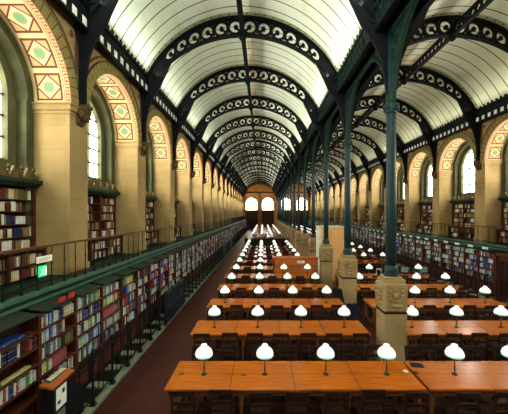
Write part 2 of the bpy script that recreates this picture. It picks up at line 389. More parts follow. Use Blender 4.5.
# ------------------------------------------------------------------ side walls with painted arches
RA = 1.70; HW = BAY / 2 - RA   # arch radius, half pier
fill_lunette(9, CXL, 'fill_lun'); fill_lunette(10, CXR, 'fill_lun_low')
wn = 11
for side, X0, s in SIDES:
    b = MB(); S = 32
    P = lambda w, y, z: (X0 - s * w, y, z)
    for n in range(NMIN, NMAX):
        yc = YN(n) + BAY / 2; ya, yb = YN(n), YN(n + 1)
        a = arc(RA, IMP, PI, 0, S)
        loop = [(ya - yc, IMP), (-RA, IMP)] + a[1:-1] + [(RA, IMP), (yb - yc, IMP), (yb - yc, CZ + 5.8), (ya - yc, CZ + 5.8)]
        b.plate([loop], 0, 'spandrel', lambda u, v, w: P(0, yc + u, v))
        for i in range(S):
            t0, t1 = PI - PI * i / S, PI - PI * (i + 1) / S
            def q(r, w, t): return P(w, yc + r * math.cos(t), IMP + r * math.sin(t))
            # ring of voussoirs standing proud of the wall
            k0, k1 = 26 * i / S, 26 * (i + 1) / S
            b.quad([q(RA, -.04, t0), q(RA, -.04, t1), q(RA + .36, -.04, t1), q(RA + .36, -.04, t0)], 'vouss', [(k0, 0), (k1, 0), (k1, .36), (k0, .36)])
            b.quad([q(RA + .36, -.04, t0), q(RA + .36, -.04, t1), q(RA + .36, 0, t1), q(RA + .36, 0, t0)], 'redline')
            u0, u1 = 7 * i / S, 7 * (i + 1) / S
            b.quad([q(RA, -.04, t0), q(RA, .90, t0), q(RA, .90, t1), q(RA, -.04, t1)], 'soffit', [(u0, 0), (u0, .94), (u1, .94), (u1, 0)], True)
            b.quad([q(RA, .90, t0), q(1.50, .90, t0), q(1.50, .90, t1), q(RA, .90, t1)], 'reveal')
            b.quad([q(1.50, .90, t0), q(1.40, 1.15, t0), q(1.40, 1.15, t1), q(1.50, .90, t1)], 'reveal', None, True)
        # niche back wall with the window opening, and its jambs
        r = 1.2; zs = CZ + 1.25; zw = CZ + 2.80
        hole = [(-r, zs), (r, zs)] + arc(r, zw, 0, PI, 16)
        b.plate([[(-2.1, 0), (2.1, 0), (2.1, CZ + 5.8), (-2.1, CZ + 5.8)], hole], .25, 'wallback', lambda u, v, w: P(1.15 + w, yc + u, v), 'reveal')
        for d in (-1, 1):
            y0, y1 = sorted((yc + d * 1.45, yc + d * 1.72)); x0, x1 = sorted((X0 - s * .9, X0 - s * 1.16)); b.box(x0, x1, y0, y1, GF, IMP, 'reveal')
        # triangular red lined fields beside the arch
        for d in (-1, 1):
            tri = [(d * 1.98, CZ + 4.82), (d * .72, CZ + 4.82)] + [(d * 2.15 * math.cos(t), IMP + 2.15 * math.sin(t)) for t in (1.15, 1.0, .85, .70, .55, .40)]
            cu, cv = d * 1.66, CZ + 4.55
            inn = [(cu + (p[0] - cu) * .74, cv + (p[1] - cv) * .74) for p in tri]
            b.plate([tri, inn], .015, 'redline', lambda u, v, w: P(-.001 - w, yc + u, v))
            cc = [(d * 1.76 + .08 * math.cos(k * PI / 3), CZ + 4.56 + .10 * math.sin(k * PI / 3)) for k in range(6)]
            b.plate([cc], .015, 'redline', lambda u, v, w: P(-.001 - w, yc + u, v))
    # moulded brown course under the frieze
    x0, x1 = sorted((X0, X0 + s * .06)); b.box(x0, x1, YFRONT, YEND, CZ + 4.84, CZ + 4.93, 'cornice')
    x0, x1 = sorted((X0 + s * EW, X0 - s * .3)); b.box(x0, x1, YFRONT, YEND, CZ + 4.93, CZ + 5.62, 'ironblue')
    # wall under the gallery
    x0, x1 = sorted((X0 + s * .35, X0 - s * 1.4)); b.box(x0, x1, YFRONT, YEND, 0, CZ - 1.80, 'casein')
    tag(put('wall_' + side, b), 'arcaded stone wall with painted arches ' + ('above the floor railing' if side == 'left' else 'beyond the columns'), 'wall', None, 'structure')
    # windows
    pm = MB(); q = [(-r, 0), (r, 0)] + arc(r, zw - zs, 0, PI, 16); pm.plate([q], .02, 'pane', lambda u, v, w: (-w, u, v)); pm = pm.mesh('pane')
    fm = MB()
    for y in (-.6, 0, .6): fm.box(0, .05, y - .03, y + .03, 0, zw - zs + math.sqrt(r * r - y * y), 'frame')
    for z in (.02, .55, 1.05, 1.55, 2.1): fm.box(0, .045, -math.sqrt(max(.1, r * r - max(0, z - (zw - zs)) ** 2)), math.sqrt(max(.1, r * r - max(0, z - (zw - zs)) ** 2)), z - .03, z + .03, 'frame')
    fm = fm.mesh('window_frame')
    for n in range(NMIN, NMAX):
        w = empty('window_%d' % wn, (X0 - s * 1.30, YN(n) + BAY / 2, zs)); wn += 1; w.scale.x = s
        tag(w, 'tall arched daylit window, %s of the %s' % (nth(n, -1 if s == 1 else 1, 'bay'), 'near arcade' if side == 'left' else 'far arcade'), 'window', None, 'structure')
        put('pane', pm, w); put('window_frame', fm, w)

# ------------------------------------------------------------------ piers with corbel and iron strut
pier = empty('stone_pier')
b = MB(); b.box(-1.14, 0, -HW, HW, 0, IMP - GF - .28, 'stone'); b.box(-1.14, .05, -HW - .04, HW + .04, 0, .22, 'stone', .015); put('shaft', b, pier)
b = MB()
for z0, z1, e in ((-.28, -.19, .025), (-.19, -.05, .06), (-.05, 0.0, .085)): b.box(-.92, e, -HW - e, HW + e, IMP - GF + z0, IMP - GF + z1, 'stone', .012)
put('impost', b, pier)
b = MB()   # carved corbel: scroll bracket with a head and leaves
z = IMP - GF
b.plate([[(0, -.48), (.05, -.46), (.10, -.37), (.13, -.28), (.21, -.22), (.27, -.13), (.26, -.03), (.30, -.02), (.30, .05), (0, .05)]], .26, 'darkbronze', lambda u, v, w: (u, w - .13, z + v))
b.ball((.16, 0, z - .26), .11, .11, .13, 'darkbronze'); b.ball((.26, 0, z - .22), .04, .04, .04, 'darkbronze', 6, 4)
for d in (-1, 1): b.ball((.14, d * .15, z - .18), .10, .06, .12, 'darkbronze', 8, 5); b.ball((.22, d * .11, z - .07), .06, .07, .05, 'darkbronze', 8, 4)
put('corbel', b, pier)
b = MB()   # iron strut flaring into the rib foot and along the eave
zt = FR1 - GF; z0 = z + .05
b.box(.02, .16, -.07, .07, z0, zt, 'iron')
def rin(o, half): return Z_IN + math.sqrt(R_IN ** 2 - (half - o) ** 2)
def rout(o, half): return Z_OUT + math.sqrt(max(0, R_OUT ** 2 - (half - o) ** 2))
HWL, HCL = CXL - XL, XC - CXL
prof = [(.02, z0 + .1), (.18, z0 + .1), (.19, z0 + .8), (.27, z0 + 1.3), (.44, z0 + 1.75), (.76, z0 + 2.25), (1.25, rin(1.25, HWL) - GF + .05), (.80, rout(.80, HWL) - GF - .15), (.40, rout(.40, HWL) - GF - .1), (.02, zt)]
hole = [(.40 + .17 * math.cos(k * PI / 8), z0 + 2.55 + .17 * math.sin(k * PI / 8)) for k in range(16)]
b.plate([prof, hole], .09, 'iron', lambda u, v, w: (u, w - .045, v))
ros = [(.40 + .10 * math.cos(k * PI / 8), z0 + 2.55 + .10 * math.sin(k * PI / 8)) for k in range(16)]; b.plate([ros], .12, 'ironblue', lambda u, v, w: (u, w - .06, v))
b.bar((.25, 0, z0 + 2.55), (.55, 0, z0 + 2.55), .05, .04, 'iron')
for d in (-1, 1):
    pr = [(0, z0 + .8), (d * .09, z0 + .8), (d * .12, z0 + 1.25), (d * .17, z0 + 1.6), (d * .26, z0 + 1.88), (d * .36, z0 + 1.98), (0, z0 + 1.98)]
    b.plate([pr], .05, 'iron', lambda u, v, w: (.06 + w, u, v))
put('iron_strut', b, pier)
first = True
for side, X0, s in SIDES:
    for n in range(NMIN + (0 if side == 'left' else 2), NMAX + 1):
        p = pier if first else dup(pier); first = False
        p.location = (X0, YN(n), GF); p.scale.x = s
        tag(p, 'pale stone pier with bronze corbel, %s of the %s' % (nth(n, 0 if s == 1 else 2, 'pier'), 'wall behind the floor railing' if s == 1 else 'wall beyond the columns'), 'pier', 'stone piers of the arcades', 'structure')

# ------------------------------------------------------------------ eave frieze: pale squares and cresting
def frieze(tiles):
    fz = MB()
    fz.box(0, .10, 0, BAY, FR0 + .08, FR1, 'iron'); fz.box(0, .16, 0, BAY, FR1 - .08, FR1, 'iron' if tiles else 'greeniron'); fz.box(0, .14, 0, BAY, FR0 + .02, FR0 + .09, 'iron')
    for k in range(10 if tiles else 0):
        y = .21 + k * .42
        fz.box(.10, .112, y - .09, y + .09, FR0 + .13, FR0 + .33, 'whitetile')
    for k in range(15):
        y = .14 + k * .28
        q = [(-.13, 0), (.13, 0), (.09, .06), (.05, .07), (.08, .13), (.05, .19), (.0, .25), (-.05, .19), (-.08, .13), (-.05, .07), (-.09, .06)]
        fz.plate([q], .04, 'iron', lambda u, v, w: (.08 + w, y + u, FR1 + v))
        h = [(y - .10 + .055 * math.cos(t * PI / 5), FR1 - .20 + .055 * math.sin(t * PI / 5)) for t in range(10)]
        fz.plate([h], .02, 'ironblue', lambda u, v, w: (.10 + w, u, v))
    if not tiles:
        for k in range(14):
            fz.bar((.11, k * .3, FR0 + .10), (.11, k * .3 + .3, FR1 - .1), .05, .03, 'greeniron', (1, 0, 0)); fz.bar((.11, k * .3 + .3, FR0 + .10), (.11, k * .3, FR1 - .1), .05, .03, 'greeniron', (1, 0, 0))
    return fz
fz = frieze(True).mesh('eave_frieze'); fzl = frieze(False).mesh('eave_frieze'); tn = 1
for X0, s, what in ((XL + EW - .08, 1, 'wall above the floor railing'), (XR - EW + .08, -1, 'wall beyond the columns'), (XC - EC + .08, -1, 'colonnade facing the railing'), (XC + EC - .08, 1, 'colonnade facing the far wall')):
    for n in range(-1, NMAX):
        o = put('trim_%d' % tn, fz if what[0] == 'w' else fzl, None, (X0, YN(n), 0)); o.scale.x = s; tn += 1
        tag(o, 'iron eave frieze %s, %s of the %s' % ('with pale squares' if what[0] == 'w' else 'with green lattice', nth(n, 1 if 'wall beyond' in what else -1, 'bay'), what), 'frieze', 'iron eave friezes', 'structure')

# ------------------------------------------------------------------ openwork ribs
A_IN = math.asin(HS / R_IN)
def ribp(p, t, y):
    ai, ao = p * A_IN, p * A_OUT
    x = (1 - t) * R_IN * math.sin(ai) + t * R_OUT * math.sin(ao)
    z_ = (1 - t) * (Z_IN + R_IN * math.cos(ai)) + t * (Z_OUT + R_OUT * math.cos(ao))
    return (x, y, z_)
b = MB(); NC = 16
for k in range(NC):
    pc = -1 + (2 * k + 1) / NC; pw = 2 / NC
    def fn(u, v, w): return ribp(pc + u * pw, .10 + .80 * (v + .5), w - .035)
    out = [(-.5, -.5), (-.25, -.5), (0, -.5), (.25, -.5), (.5, -.5), (.5, 0), (.5, .5), (.25, .5), (0, .5), (-.25, .5), (-.5, .5), (-.5, 0)]
    circ = [(.38 * math.cos(i * PI / 10), .38 * math.sin(i * PI / 10)) for i in range(20)]
    loops = [out, circ]
    for sx in (-1, 1):
        for sy in (-1, 1): loops.append([(sx * .46, sy * .46), (sx * .46, sy * .28), (sx * .28, sy * .46)])
    b.plate(loops, .07, 'iron', fn)
    sg = 1 if k < NC / 2 else -1
    b.plate([[(sg * .03 + .15 * math.cos(i * PI / 7), -.02 + .15 * math.sin(i * PI / 7)) for i in range(14)]], .07, 'iron', fn)
    b.plate([[(sg * .03, -.13), (sg * .30, -.34), (sg * .36, -.24), (sg * .12, -.03)]], .07, 'iron', fn)
for t0, t1, hw in ((0, .11, .10), (.89, 1.0, .13)):
    K = 48
    for i in range(K):
        p0, p1 = -1 + 2 * i / K, -1 + 2 * (i + 1) / K
        A = [ribp(p0, t0, -hw), ribp(p0, t0, hw), ribp(p0, t1, hw), ribp(p0, t1, -hw)]; B = [ribp(p1, t0, -hw), ribp(p1, t0, hw), ribp(p1, t1, hw), ribp(p1, t1, -hw)]
        for j in range(4): b.quad([A[j], A[(j + 1) % 4], B[(j + 1) % 4], B[j]], 'iron')
web = b.mesh('arched_web')
b = MB(); zi = Z_IN + R_IN
b.lathe([(.06, -.18), (.14, -.10), (.15, .0), (.10, .06)], 10, 'iron', (0, 0, zi)); boss = b.mesh('crown_boss')
brk = {}
for d in (-1, 1):
    b = MB()
    pr = [(.08, CZ + 2.95), (.13, CZ + 3.2), (.18, CZ + 3.6), (.27, CZ + 4.05), (.46, CZ + 4.5), (.78, CZ + 4.95), (1.3, rin(1.3, HCL) + .05), (.95, rout(.95, HCL) - .15), (.60, rout(.60, HCL) - .1), (.08, CZ + 5.5)]
    h1 = [(.46 + .13 * math.cos(k * PI / 7), CZ + 5.12 + .13 * math.sin(k * PI / 7)) for k in range(14)]
    h2 = [(.80 + .06 * math.cos(k * PI / 5), CZ + 5.52 + .06 * math.sin(k * PI / 5)) for k in range(10)]
    b.plate([pr, h1, h2], .10, 'iron', lambda u, v, w: (d * u, w - .05, v))
    b.plate([[(.46 + .08 * math.cos(k * PI / 6), CZ + 5.12 + .08 * math.sin(k * PI / 6)) for k in range(12)]], .12, 'ironblue', lambda u, v, w: (d * u, w - .06, v))
    b.bar((d * .34, 0, CZ + 5.12), (d * .58, 0, CZ + 5.12), .05, .05, 'iron')
    brk[d] = b.mesh('foot_bracket')
first = True
for cx, what in ((CXL, 'nave beside the floor railing'), (CXR, 'nave beyond the columns')):
    for n in range(-1, NMAX + 1):
        r_ = empty('iron_rib', (cx, YN(n), 0)); put('arched_web', web, r_); put('crown_boss', boss, r_); d = -1 if cx < 3 else 1; put('foot_bracket', brk[d], r_, (-d * HCL, 0, 0))
        tag(r_, 'black openwork rib with rings, %s of the %s' % (nth(n, 0, 'rib'), what), 'rib', 'openwork ribs of the vaults', 'structure')
# ridge beams
rb = MB()
for z0, z1 in ((zi - .02, zi + .05), (zi + .34, zi + .40)): rb.box(-.075, .075, .0, BAY, z0, z1, 'iron')
for k in range(14):
    y = k * .3
    rb.bar((0, y, zi + .03), (0, y + .3, zi + .36), .05, .05, 'iron'); rb.bar((0, y + .3, zi + .03), (0, y, zi + .36), .05, .05, 'iron')
rb = rb.mesh('ridge_beam')
for cx, what in ((CXL, 'nave beside the floor railing'), (CXR, 'nave beyond the columns')):
    for n in range(-2, NMAX):
        o = put('trim_%d' % tn, rb, None, (cx, YN(n), 0)); tn += 1
        tag(o, 'lattice ridge beam, %s of the %s' % (nth(n, 0, 'bay'), what), 'beam', 'lattice ridge beams', 'structure')

# ------------------------------------------------------------------ colonnade
col = empty('iron_column')
b = MB(); b.box(-.29, .29, -.29, .29, 0, 1.40, 'pedstone', .012); b.box(-.34, .34, -.34, .34, 0, .18, 'pedstone', .012); put('pedestal', b, col)
b = MB(); b.box(-.315, .315, -.315, .315, 1.42, 2.18, 'pedstone', .05); b.box(-.27, .27, -.27, .27, 2.16, 2.26, 'pedstone', .02); b.box(-.22, .22, -.22, .22, 2.25, 2.32, 'pedstone', .02)
b.box(-.30, .30, -.30, .30, 1.39, 1.43, 'casein'); blk = put('carved_block', b, col)
b = MB()   # relief on the front and side: head, wreath and swag
for ax in (0, 1):
    f = (lambda u, d, v: (u, -.315 - d, v)) if ax == 0 else (lambda u, d, v: (-.315 - d, u, v))
    loop = [(-.24, 1.52), (.24, 1.52), (.24, 2.08), (-.24, 2.08)]; b.plate([loop, [(-.21, 1.55), (.21, 1.55), (.21, 2.05), (-.21, 2.05)]], .02, 'pedstone', lambda u, v, w: f(u, w, v))
    for k in range(9):
        t = PI + PI * k / 8; p = f(.17 * math.cos(t), .01, 1.86 + .14 * math.sin(t)); b.ball(p, .04, .04, .035, 'pedstone', 7, 4)
    for u, v, r_ in ((0, 1.86, .10), (-.08, 1.62, .06), (.08, 1.62, .06), (0, 1.60, .06), (-.17, 1.98, .05), (.17, 1.98, .05), (0, 2.0, .05)): b.ball(f(u, .0, v), r_ if ax == 0 else .06, .06 if ax == 0 else r_, r_, 'pedstone', 8, 5)
put('relief', b, blk)
b = MB(); b.lathe([(.19, 2.32), (.19, 2.38), (.17, 2.41), (.18, 2.45), (.18, 2.50), (.15, 2.54), (.14, 2.60)], 18, 'teal'); put('column_base', b, col)
b = MB(); b.lathe([(.135, 2.58), (.128, 4.2), (.118, CZ + 2.7), (.11, CZ + 5.0)], 18, 'teal'); put('shaft', b, col)
b = MB(); b.lathe([(.12, -.16), (.16, -.12), (.14, -.08), (.19, .02), (.17, .05), (.20, .10), (.14, .13)], 16, 'teal', (0, 0, CZ + 2.78))
for k in range(8): b.ball((.17 * math.cos(k * PI / 4), .17 * math.sin(k * PI / 4), CZ + 2.76), .045, .045, .07, 'teal', 6, 4)
put('collar', b, col)
# lattice arch between two columns
la = MB(); zc = CZ + 2.92; Ra = 1.93
K = 36
for i in range(K):
    for r0, r1, hw, m in ((Ra - .0, Ra + .07, .06, 'greeniron'), (Ra + .17, Ra + .21, .04, 'greeniron')):
        if r0 > Ra + .1 and not (2 < i < K - 3): continue
        t0, t1 = PI * i / K, PI * (i + 1) / K
        A = [(s_ * hw, BAY / 2 + r_ * math.cos(t0), zc + r_ * math.sin(t0)) for s_, r_ in ((-1, r0), (1, r0), (1, r1), (-1, r1))]
        B = [(s_ * hw, BAY / 2 + r_ * math.cos(t1), zc + r_ * math.sin(t1)) for s_, r_ in ((-1, r0), (1, r0), (1, r1), (-1, r1))]
        for j in range(4): la.quad([A[j], A[(j + 1) % 4], B[(j + 1) % 4], B[j]], m)
la.box(-.06, .06, 0, BAY, FR0 + .02, FR0 + .14, 'greeniron')
ztop = FR0 + .04
for sl in (-1, 1):
    c0 = -6.0
    while c0 < 12:
        run = None
        for i in range(0, 211):
            y = .06 + (BAY - .12) * i / 210; z_ = CZ + c0 + sl * y
            ok = zc < z_ < ztop and (y - BAY / 2) ** 2 + (z_ - zc) ** 2 > (Ra + .05) ** 2
            if ok and run is None: run = (y, z_)
            if ok: last = (y, z_)
            if (not ok or i == 210) and run is not None:
                if last[0] - run[0] > .05: la.bar((0, run[0], run[1]), (0, last[0], last[1]), .05, .035, 'greeniron', (1, 0, 0))
                run = None
        c0 += .235
for d in (0, 1):   # rosettes near each column
    y = .42 if d == 0 else BAY - .42
    la.plate([[(y + .22 * math.cos(k * PI / 9), CZ + 4.40 + .22 * math.sin(k * PI / 9)) for k in range(18)], [(y + .15 * math.cos(k * PI / 9), CZ + 4.40 + .15 * math.sin(k * PI / 9)) for k in range(18)]], .08, 'greeniron', lambda u, v, w: (w - .04, u, v))
la = la.mesh('lattice_arch')
first = True
for n in range(0, NMAX):
    c = col if first else dup(col); first = False; c.location = (XC, YN(n), 0)
    tag(c, 'slender teal iron column on a carved stone pedestal, %s in the row' % ordinal(n + 1), 'column', 'columns down the middle of the hall', 'thing')
for n in range(0, NMAX):
    o = put('lattice_arch', la, None, (XC, YN(n), 0)); tag(o, 'green lattice iron arch spanning from the %s column to the next' % ordinal(n + 1), 'arch', 'lattice arches of the colonnade', 'structure')
o = put('lattice_arch', la, None, (XC, YN(-1), 0)); tag(o, 'green lattice iron arch ending on the first column', 'arch', 'lattice arches of the colonnade', 'structure')
b = MB(); b.box(XC - EC + .07, XC + EC - .07, YFRONT, YEND, FR0 + .22, FR1 + .14, 'iron'); b.box(XC - EC, XC + EC, YFRONT, YN(-1), FR0 + .1, FR1 + .1, 'iron')
tag(put('trim_%d' % tn, b), 'black iron valley beam above the row of columns', 'beam', None, 'structure'); tn += 1

# ------------------------------------------------------------------ galleries
for side, X0, s in SIDES:
    b = MB(); xe = X0 + s * .48
    def bx(o0, o1, z0, z1, m):
        x0, x1 = sorted((xe + s * o0, xe + s * o1)); b.box(x0, x1, YFRONT, YEND, z0, z1, m)
    bx(-1.7, 0, GF - .08, GF, 'gallery'); bx(-.10, .05, GF - .035, GF + .03, 'gallerylight'); bx(-.1, .02, GF - .12, GF - .035, 'gallery')
    bx(-.1, .06, GF - .17, GF - .12, 'gallerylight'); bx(-.4, .0, GF - .24, GF - .17, 'gallery')
    tag(put('gallery_floor', b), 'green painted gallery floor and edge ' + ('above the near bookcases' if s == 1 else 'beyond the columns'), 'gallery', None, 'structure')
    r_ = empty('gallery_railing', (xe - s * .08, 0, GF)); r_.scale.x = s
    tag(r_, 'iron gallery railing with brown handrail ' + ('above the near bookcases' if s == 1 else 'beyond the columns'), 'railing')
    b = MB(); b.box(-.035, .035, YFRONT, YEND, .855, .90, 'rail', .008); put('handrail', b, r_)
    b = MB(); b.box(-.012, .012, YFRONT, YEND, .13, .155, 'iron'); put('bottom_rail', b, r_)
    bm = MB(); bm.lathe([(.03, .03), (.022, .06), (.012, .10), (.012, .48), (.022, .50), (.012, .52), (.011, .86)], 6, 'iron'); bm.box(-.04, .04, -.03, .03, .015, .035, 'iron'); bm = bm.mesh('baluster')
    ys = []; y = 2.0 if s == 1 else 10.0
    while y < YEND - .3: ys.append(y); y += .41
    for y in ys[:100]: put('baluster', bm, r_, (0, y, 0))
    b = MB()
    for y in ys[100:]: b.box(-.014, .014, y - .014, y + .014, .02, .86, 'iron')
    tag(put('far_balusters', b, r_), None, None, None, 'stuff')

# ------------------------------------------------------------------ books
book_meshes = {}
def book_mesh(colr):
    if colr not in book_meshes:
        b = MB(); m = 'b_' + colr; N = 4
        # cover wraps a rounded spine at +x; pages sit inside, a little lower than the boards
        sp = [(-.06 + .06 * math.cos(t * PI / 2 / N), .5 * math.sin(t * PI / 2 / N)) for t in range(-N, N + 1)]
        out = [(-1, -.5)] + sp + [(-1, .5)]; inn = [(-1, .42)] + [(x - .05, y * .84) for x, y in reversed(sp)] + [(-1, -.42)]
        b.plate([out + inn], 1.0, m, lambda u, v, w: (u, v, w))
        b.box(-.97, -.08, -.42, .42, .03, .97, 'pages')
        for z_ in (.2, .8): b.box(-.03, .004, -.36, .36, z_, z_ + .03, 'pages' if colr in ('black', 'navy', 'maroon', 'red', 'blue', 'green') else 'b_black')
        book_meshes[colr] = b.mesh('book')
    return book_meshes[colr]
stuff = MB(); n_books = 0
LOWER = ['white'] * 5 + ['pale blue'] * 4 + ['blue'] * 3 + ['navy', 'green', 'lime', 'red', 'red', 'pink', 'black', 'grey', 'grey', 'cream', 'cream', 'teal', 'brown', 'maroon']
UPPER = ['cream'] * 5 + ['tan'] * 5 + ['brown'] * 4 + ['maroon'] * 2 + ['maroon', 'olive', 'white', 'white', 'black', 'navy', 'cream', 'tan', 'brown']
def stuff_book(x0, s, y, t, z, h, d, colr, lean=0.0):
    """x0 spine plane; spine faces +s"""
    b = len(stuff.v); xs, xb = x0, x0 - s * d
    for x in (xs, xb):
        for (yy_, zz) in ((y, z), (y + t, z), (y + t + lean, z + h), (y + lean, z + h)): stuff.v.append((x, yy_, zz))
    for q in ((0, 1, 2, 3), (0, 4, 5, 1), (1, 5, 6, 2), (2, 6, 7, 3), (3, 7, 4, 0)): stuff.face([b + i for i in q], 'b_' + colr)
def stuff_row(x0, s, ya, yb, z, hmax, pal, t0, fill=.93, depth=.2):
    y = ya; run = 0
    if rnd.random() > fill: ya += rnd.uniform(0, .3); y = ya
    end = yb - (rnd.uniform(.05, .4) if rnd.random() > fill - .2 else .01)
    while y < end - t0 * 1.4:
        t = t0 * rnd.uniform(.7, 1.35)
        if run <= 0: colr = rnd.choice(pal); run = rnd.choice((1, 1, 1, 2, 3, 5)); h = hmax * rnd.uniform(.72, .97)
        run -= 1
        stuff_book(x0 - s * rnd.uniform(0, .02), s, y, t * .93, z, min(hmax * .98, h * rnd.uniform(.97, 1.03)), depth * rnd.uniform(.8, 1), colr); y += t

# ------------------------------------------------------------------ bookcases under the galleries
PITCH = 1.07; CASE_D = .32
SH = (.72, 1.02, 1.31, 1.60, 1.88); CTOP = 2.17
case = empty('bookcase')
b = MB(); b.box(-CASE_D, -CASE_D + .02, 0, PITCH, 0, CTOP, 'casein'); b.box(-CASE_D, -.02, .03, PITCH - .03, .02, .70, 'casein'); put('carcass', b, case)
b = MB()
for y in (.03, .53): b.box(-.03, 0, y + .02, y + .48, .06, .66, 'casein', .006); b.box(-.004, .006, y + .10, y + .40, .16, .56, 'case')
put('base_door', b, case)
for y in (0, PITCH - .035):
    b = MB(); b.box(-CASE_D, .015, y, y + .035, 0, CTOP, 'case', .006); put('side_panel', b, case)
b = MB(); b.box(-CASE_D, 0, .035, PITCH - .035, -.018, .0, 'case'); b.box(-.012, .006, .035, PITCH - .035, -.03, .004, 'case'); shm = b.mesh('shelf')
for z_ in SH: put('shelf', shm, case, (0, 0, z_))
b = MB(); b.plate([[(-CASE_D, CTOP + .05), (.05, CTOP - .0), (.05, CTOP + .025), (-CASE_D, CTOP + .075)]], PITCH - .16, 'cover', lambda u, v, w: (u, w + .08, v)); put('dust_cover', b, case)
simple = MB()   # far bookcases too small to show their parts
for o in case.children:
    for p in o.data.polygons:
        simple.quad([tuple(o.data.vertices[i].co + o.location) for i in p.vertices], next(k for k, mm in M.items() if mm == o.data.materials[p.material_index]))
simple = simple.mesh('bookcase')
XCASE = {1: XL + .88, -1: XR - .88}
YC0 = 5.50 - PITCH
things_books = 0
rowname = ('bottom', 'fourth', 'third', 'second', 'top')
def book_thing(x, y, z, t, h, d, colr, lab):
    o = put('book', book_mesh(colr), None, (x, y, z)); o.scale = (d, t, h)
    tag(o, lab, 'book', 'books on the cases below the near gallery'); return o
PLAN = {  # colours of runs, read off the photograph, for the first cases from x = 0
 0: {4: [], 3: ['white', 'red', 'red', 'maroon', 'white', 'navy', 'navy', 'navy', 'navy', 'navy', 'navy', 'white', None, None, None, None, 'pink', 'navy', 'maroon'], 2: [], 1: None, 0: []},
 1: {4: ['white', 'cream', 'grey', 'white', 'blue', 'pale blue', 'blue', 'white', 'white', 'cream', 'blue', 'navy', 'black', 'cream', 'cream', 'white', 'white', 'cream', 'white'],
     3: ['white', 'white', 'pale blue', 'pale blue', 'white', 'blue', 'blue', 'pale blue', 'white', 'pink', 'blue', 'navy', 'tan', 'cream'] + [None] * 6,
     2: ['white', 'white', 'grey', None, None, 'pale blue', 'pale blue', 'grey', 'white', 'grey', 'grey', None, None, 'olive', 'olive', 'grey', 'olive', 'olive'],
     1: ['navy', 'white', 'lime', 'lime', 'green', 'white', 'white'] + ['pink'] * 9 + [None] * 5},
 2: {4: ['pale blue', 'pale blue', 'white', 'pale blue', 'grey', 'black', 'grey', 'white', 'grey', 'green', 'white', 'green', 'green', 'lime', 'grey', 'white'],
     3: ['pink', 'white', 'grey', 'white', 'maroon', 'blue', 'blue', 'blue', 'navy', 'grey', 'white', 'grey', 'navy', 'navy', 'blue', 'navy', 'blue'],
     2: ['white', 'white', 'pale blue', 'grey', 'black', 'white', 'white', 'pale blue', 'lime', 'grey', 'white', 'white', 'grey', 'navy', 'white', 'pale blue']},
 3: {4: ['white', 'pale blue', 'grey', 'white', 'pale blue', 'pale blue', 'grey', 'white', 'pink', 'blue', 'grey', 'pale blue', 'white'],
     3: ['lime', 'lime', 'lime', 'green', 'white', 'cream', 'lime', 'white', 'cream', 'tan', 'pink', 'white', 'pink', 'red'],
     2: ['pink'] * 13 + [None, 'grey', 'black']},
}
for side, X0, s in SIDES:
    k = 0; y = YC0 if s == 1 else 13.28 + PITCH
    while y + PITCH < YEND - .7:
        near = y < 20 if s == 1 else y < 22
        xf = XCASE[s]
        if k == 0 and s == 1: c = case; c.location = (xf, y, 0)
        elif near: c = dup(case, (xf, y, 0))
        else: c = put('bookcase', simple, None, (xf, y, 0))
        c.scale.x = s
        tag(c, 'red-brown open bookcase under the gallery, %s along the %s' % (ordinal(k + 1), 'floor railing' if s == 1 else 'wall beyond the columns'), 'bookcase', 'bookcases below the galleries')
        for ri, z_ in enumerate(SH):
            hmax = .235; ya, yb = y + .045, y + PITCH - .045
            plan = PLAN.get(k, {}).get(ri, 'rnd') if s == 1 else 'rnd'
            if s == 1 and k <= 3 and things_books < 298:
                if plan == 'rnd' or plan is None:
                    plan = [rnd.choice(LOWER) for _ in range(20)] if ri > 0 else [rnd.choice(LOWER) if rnd.random() < .8 else None for _ in range(18)]
                t0 = (yb - ya) / max(len(plan), 15) if plan else .05; yy_ = ya; cnt = 0; prev = None
                for colr in plan:
                    if colr and things_books < 298:
                        t = t0 * rnd.uniform(.86, .98)
                        if colr != prev: hh = rnd.uniform(.175, .232)
                        prev = colr; cnt += 1
                        lab = '%s book, %s along the %s shelf of the %s bookcase beside the floor railing' % (colr, ordinal(cnt), rowname[ri], ordinal(k + 1))
                        book_thing(xf - .015 - rnd.uniform(0, .02), yy_ + t / 2, z_ + .002, t, hh, .19, colr, lab); things_books += 1
                    yy_ += t0
            elif y < 44:
                stuff_row(xf - s * .012, s, ya, yb, z_ + .002, hmax, LOWER, .040 if y < 20 else .055, .85 if s == 1 else .95)
            elif ri > 0: stuff_row(xf - s * .012, s, ya, yb, z_ + .002, hmax, LOWER, .11)
        y += PITCH; k += 1
# flat books and strip on the sparse first case
yA = YC0; xf = XCASE[1]
o = book_thing(xf - .03, yA + .52, SH[4] + .05, .05, .50, .22, 'blue', 'bright blue book lying flat on the near top shelf'); o.rotation_euler = (PI / 2, 0, 0); o.location = (xf - .02, yA + .75, SH[4] + .03)
b = MB(); b.box(-.10, 0, 0, .60, 0, .02, 'b_lime'); b.box(-.09, -.01, .01, .59, .02, .024, 'b_cream'); tag(put('shelf_strip', b, None, (xf - .02, yA + .30, SH[2] + .002)), 'long yellow-green strip lying on an empty shelf', 'strip')

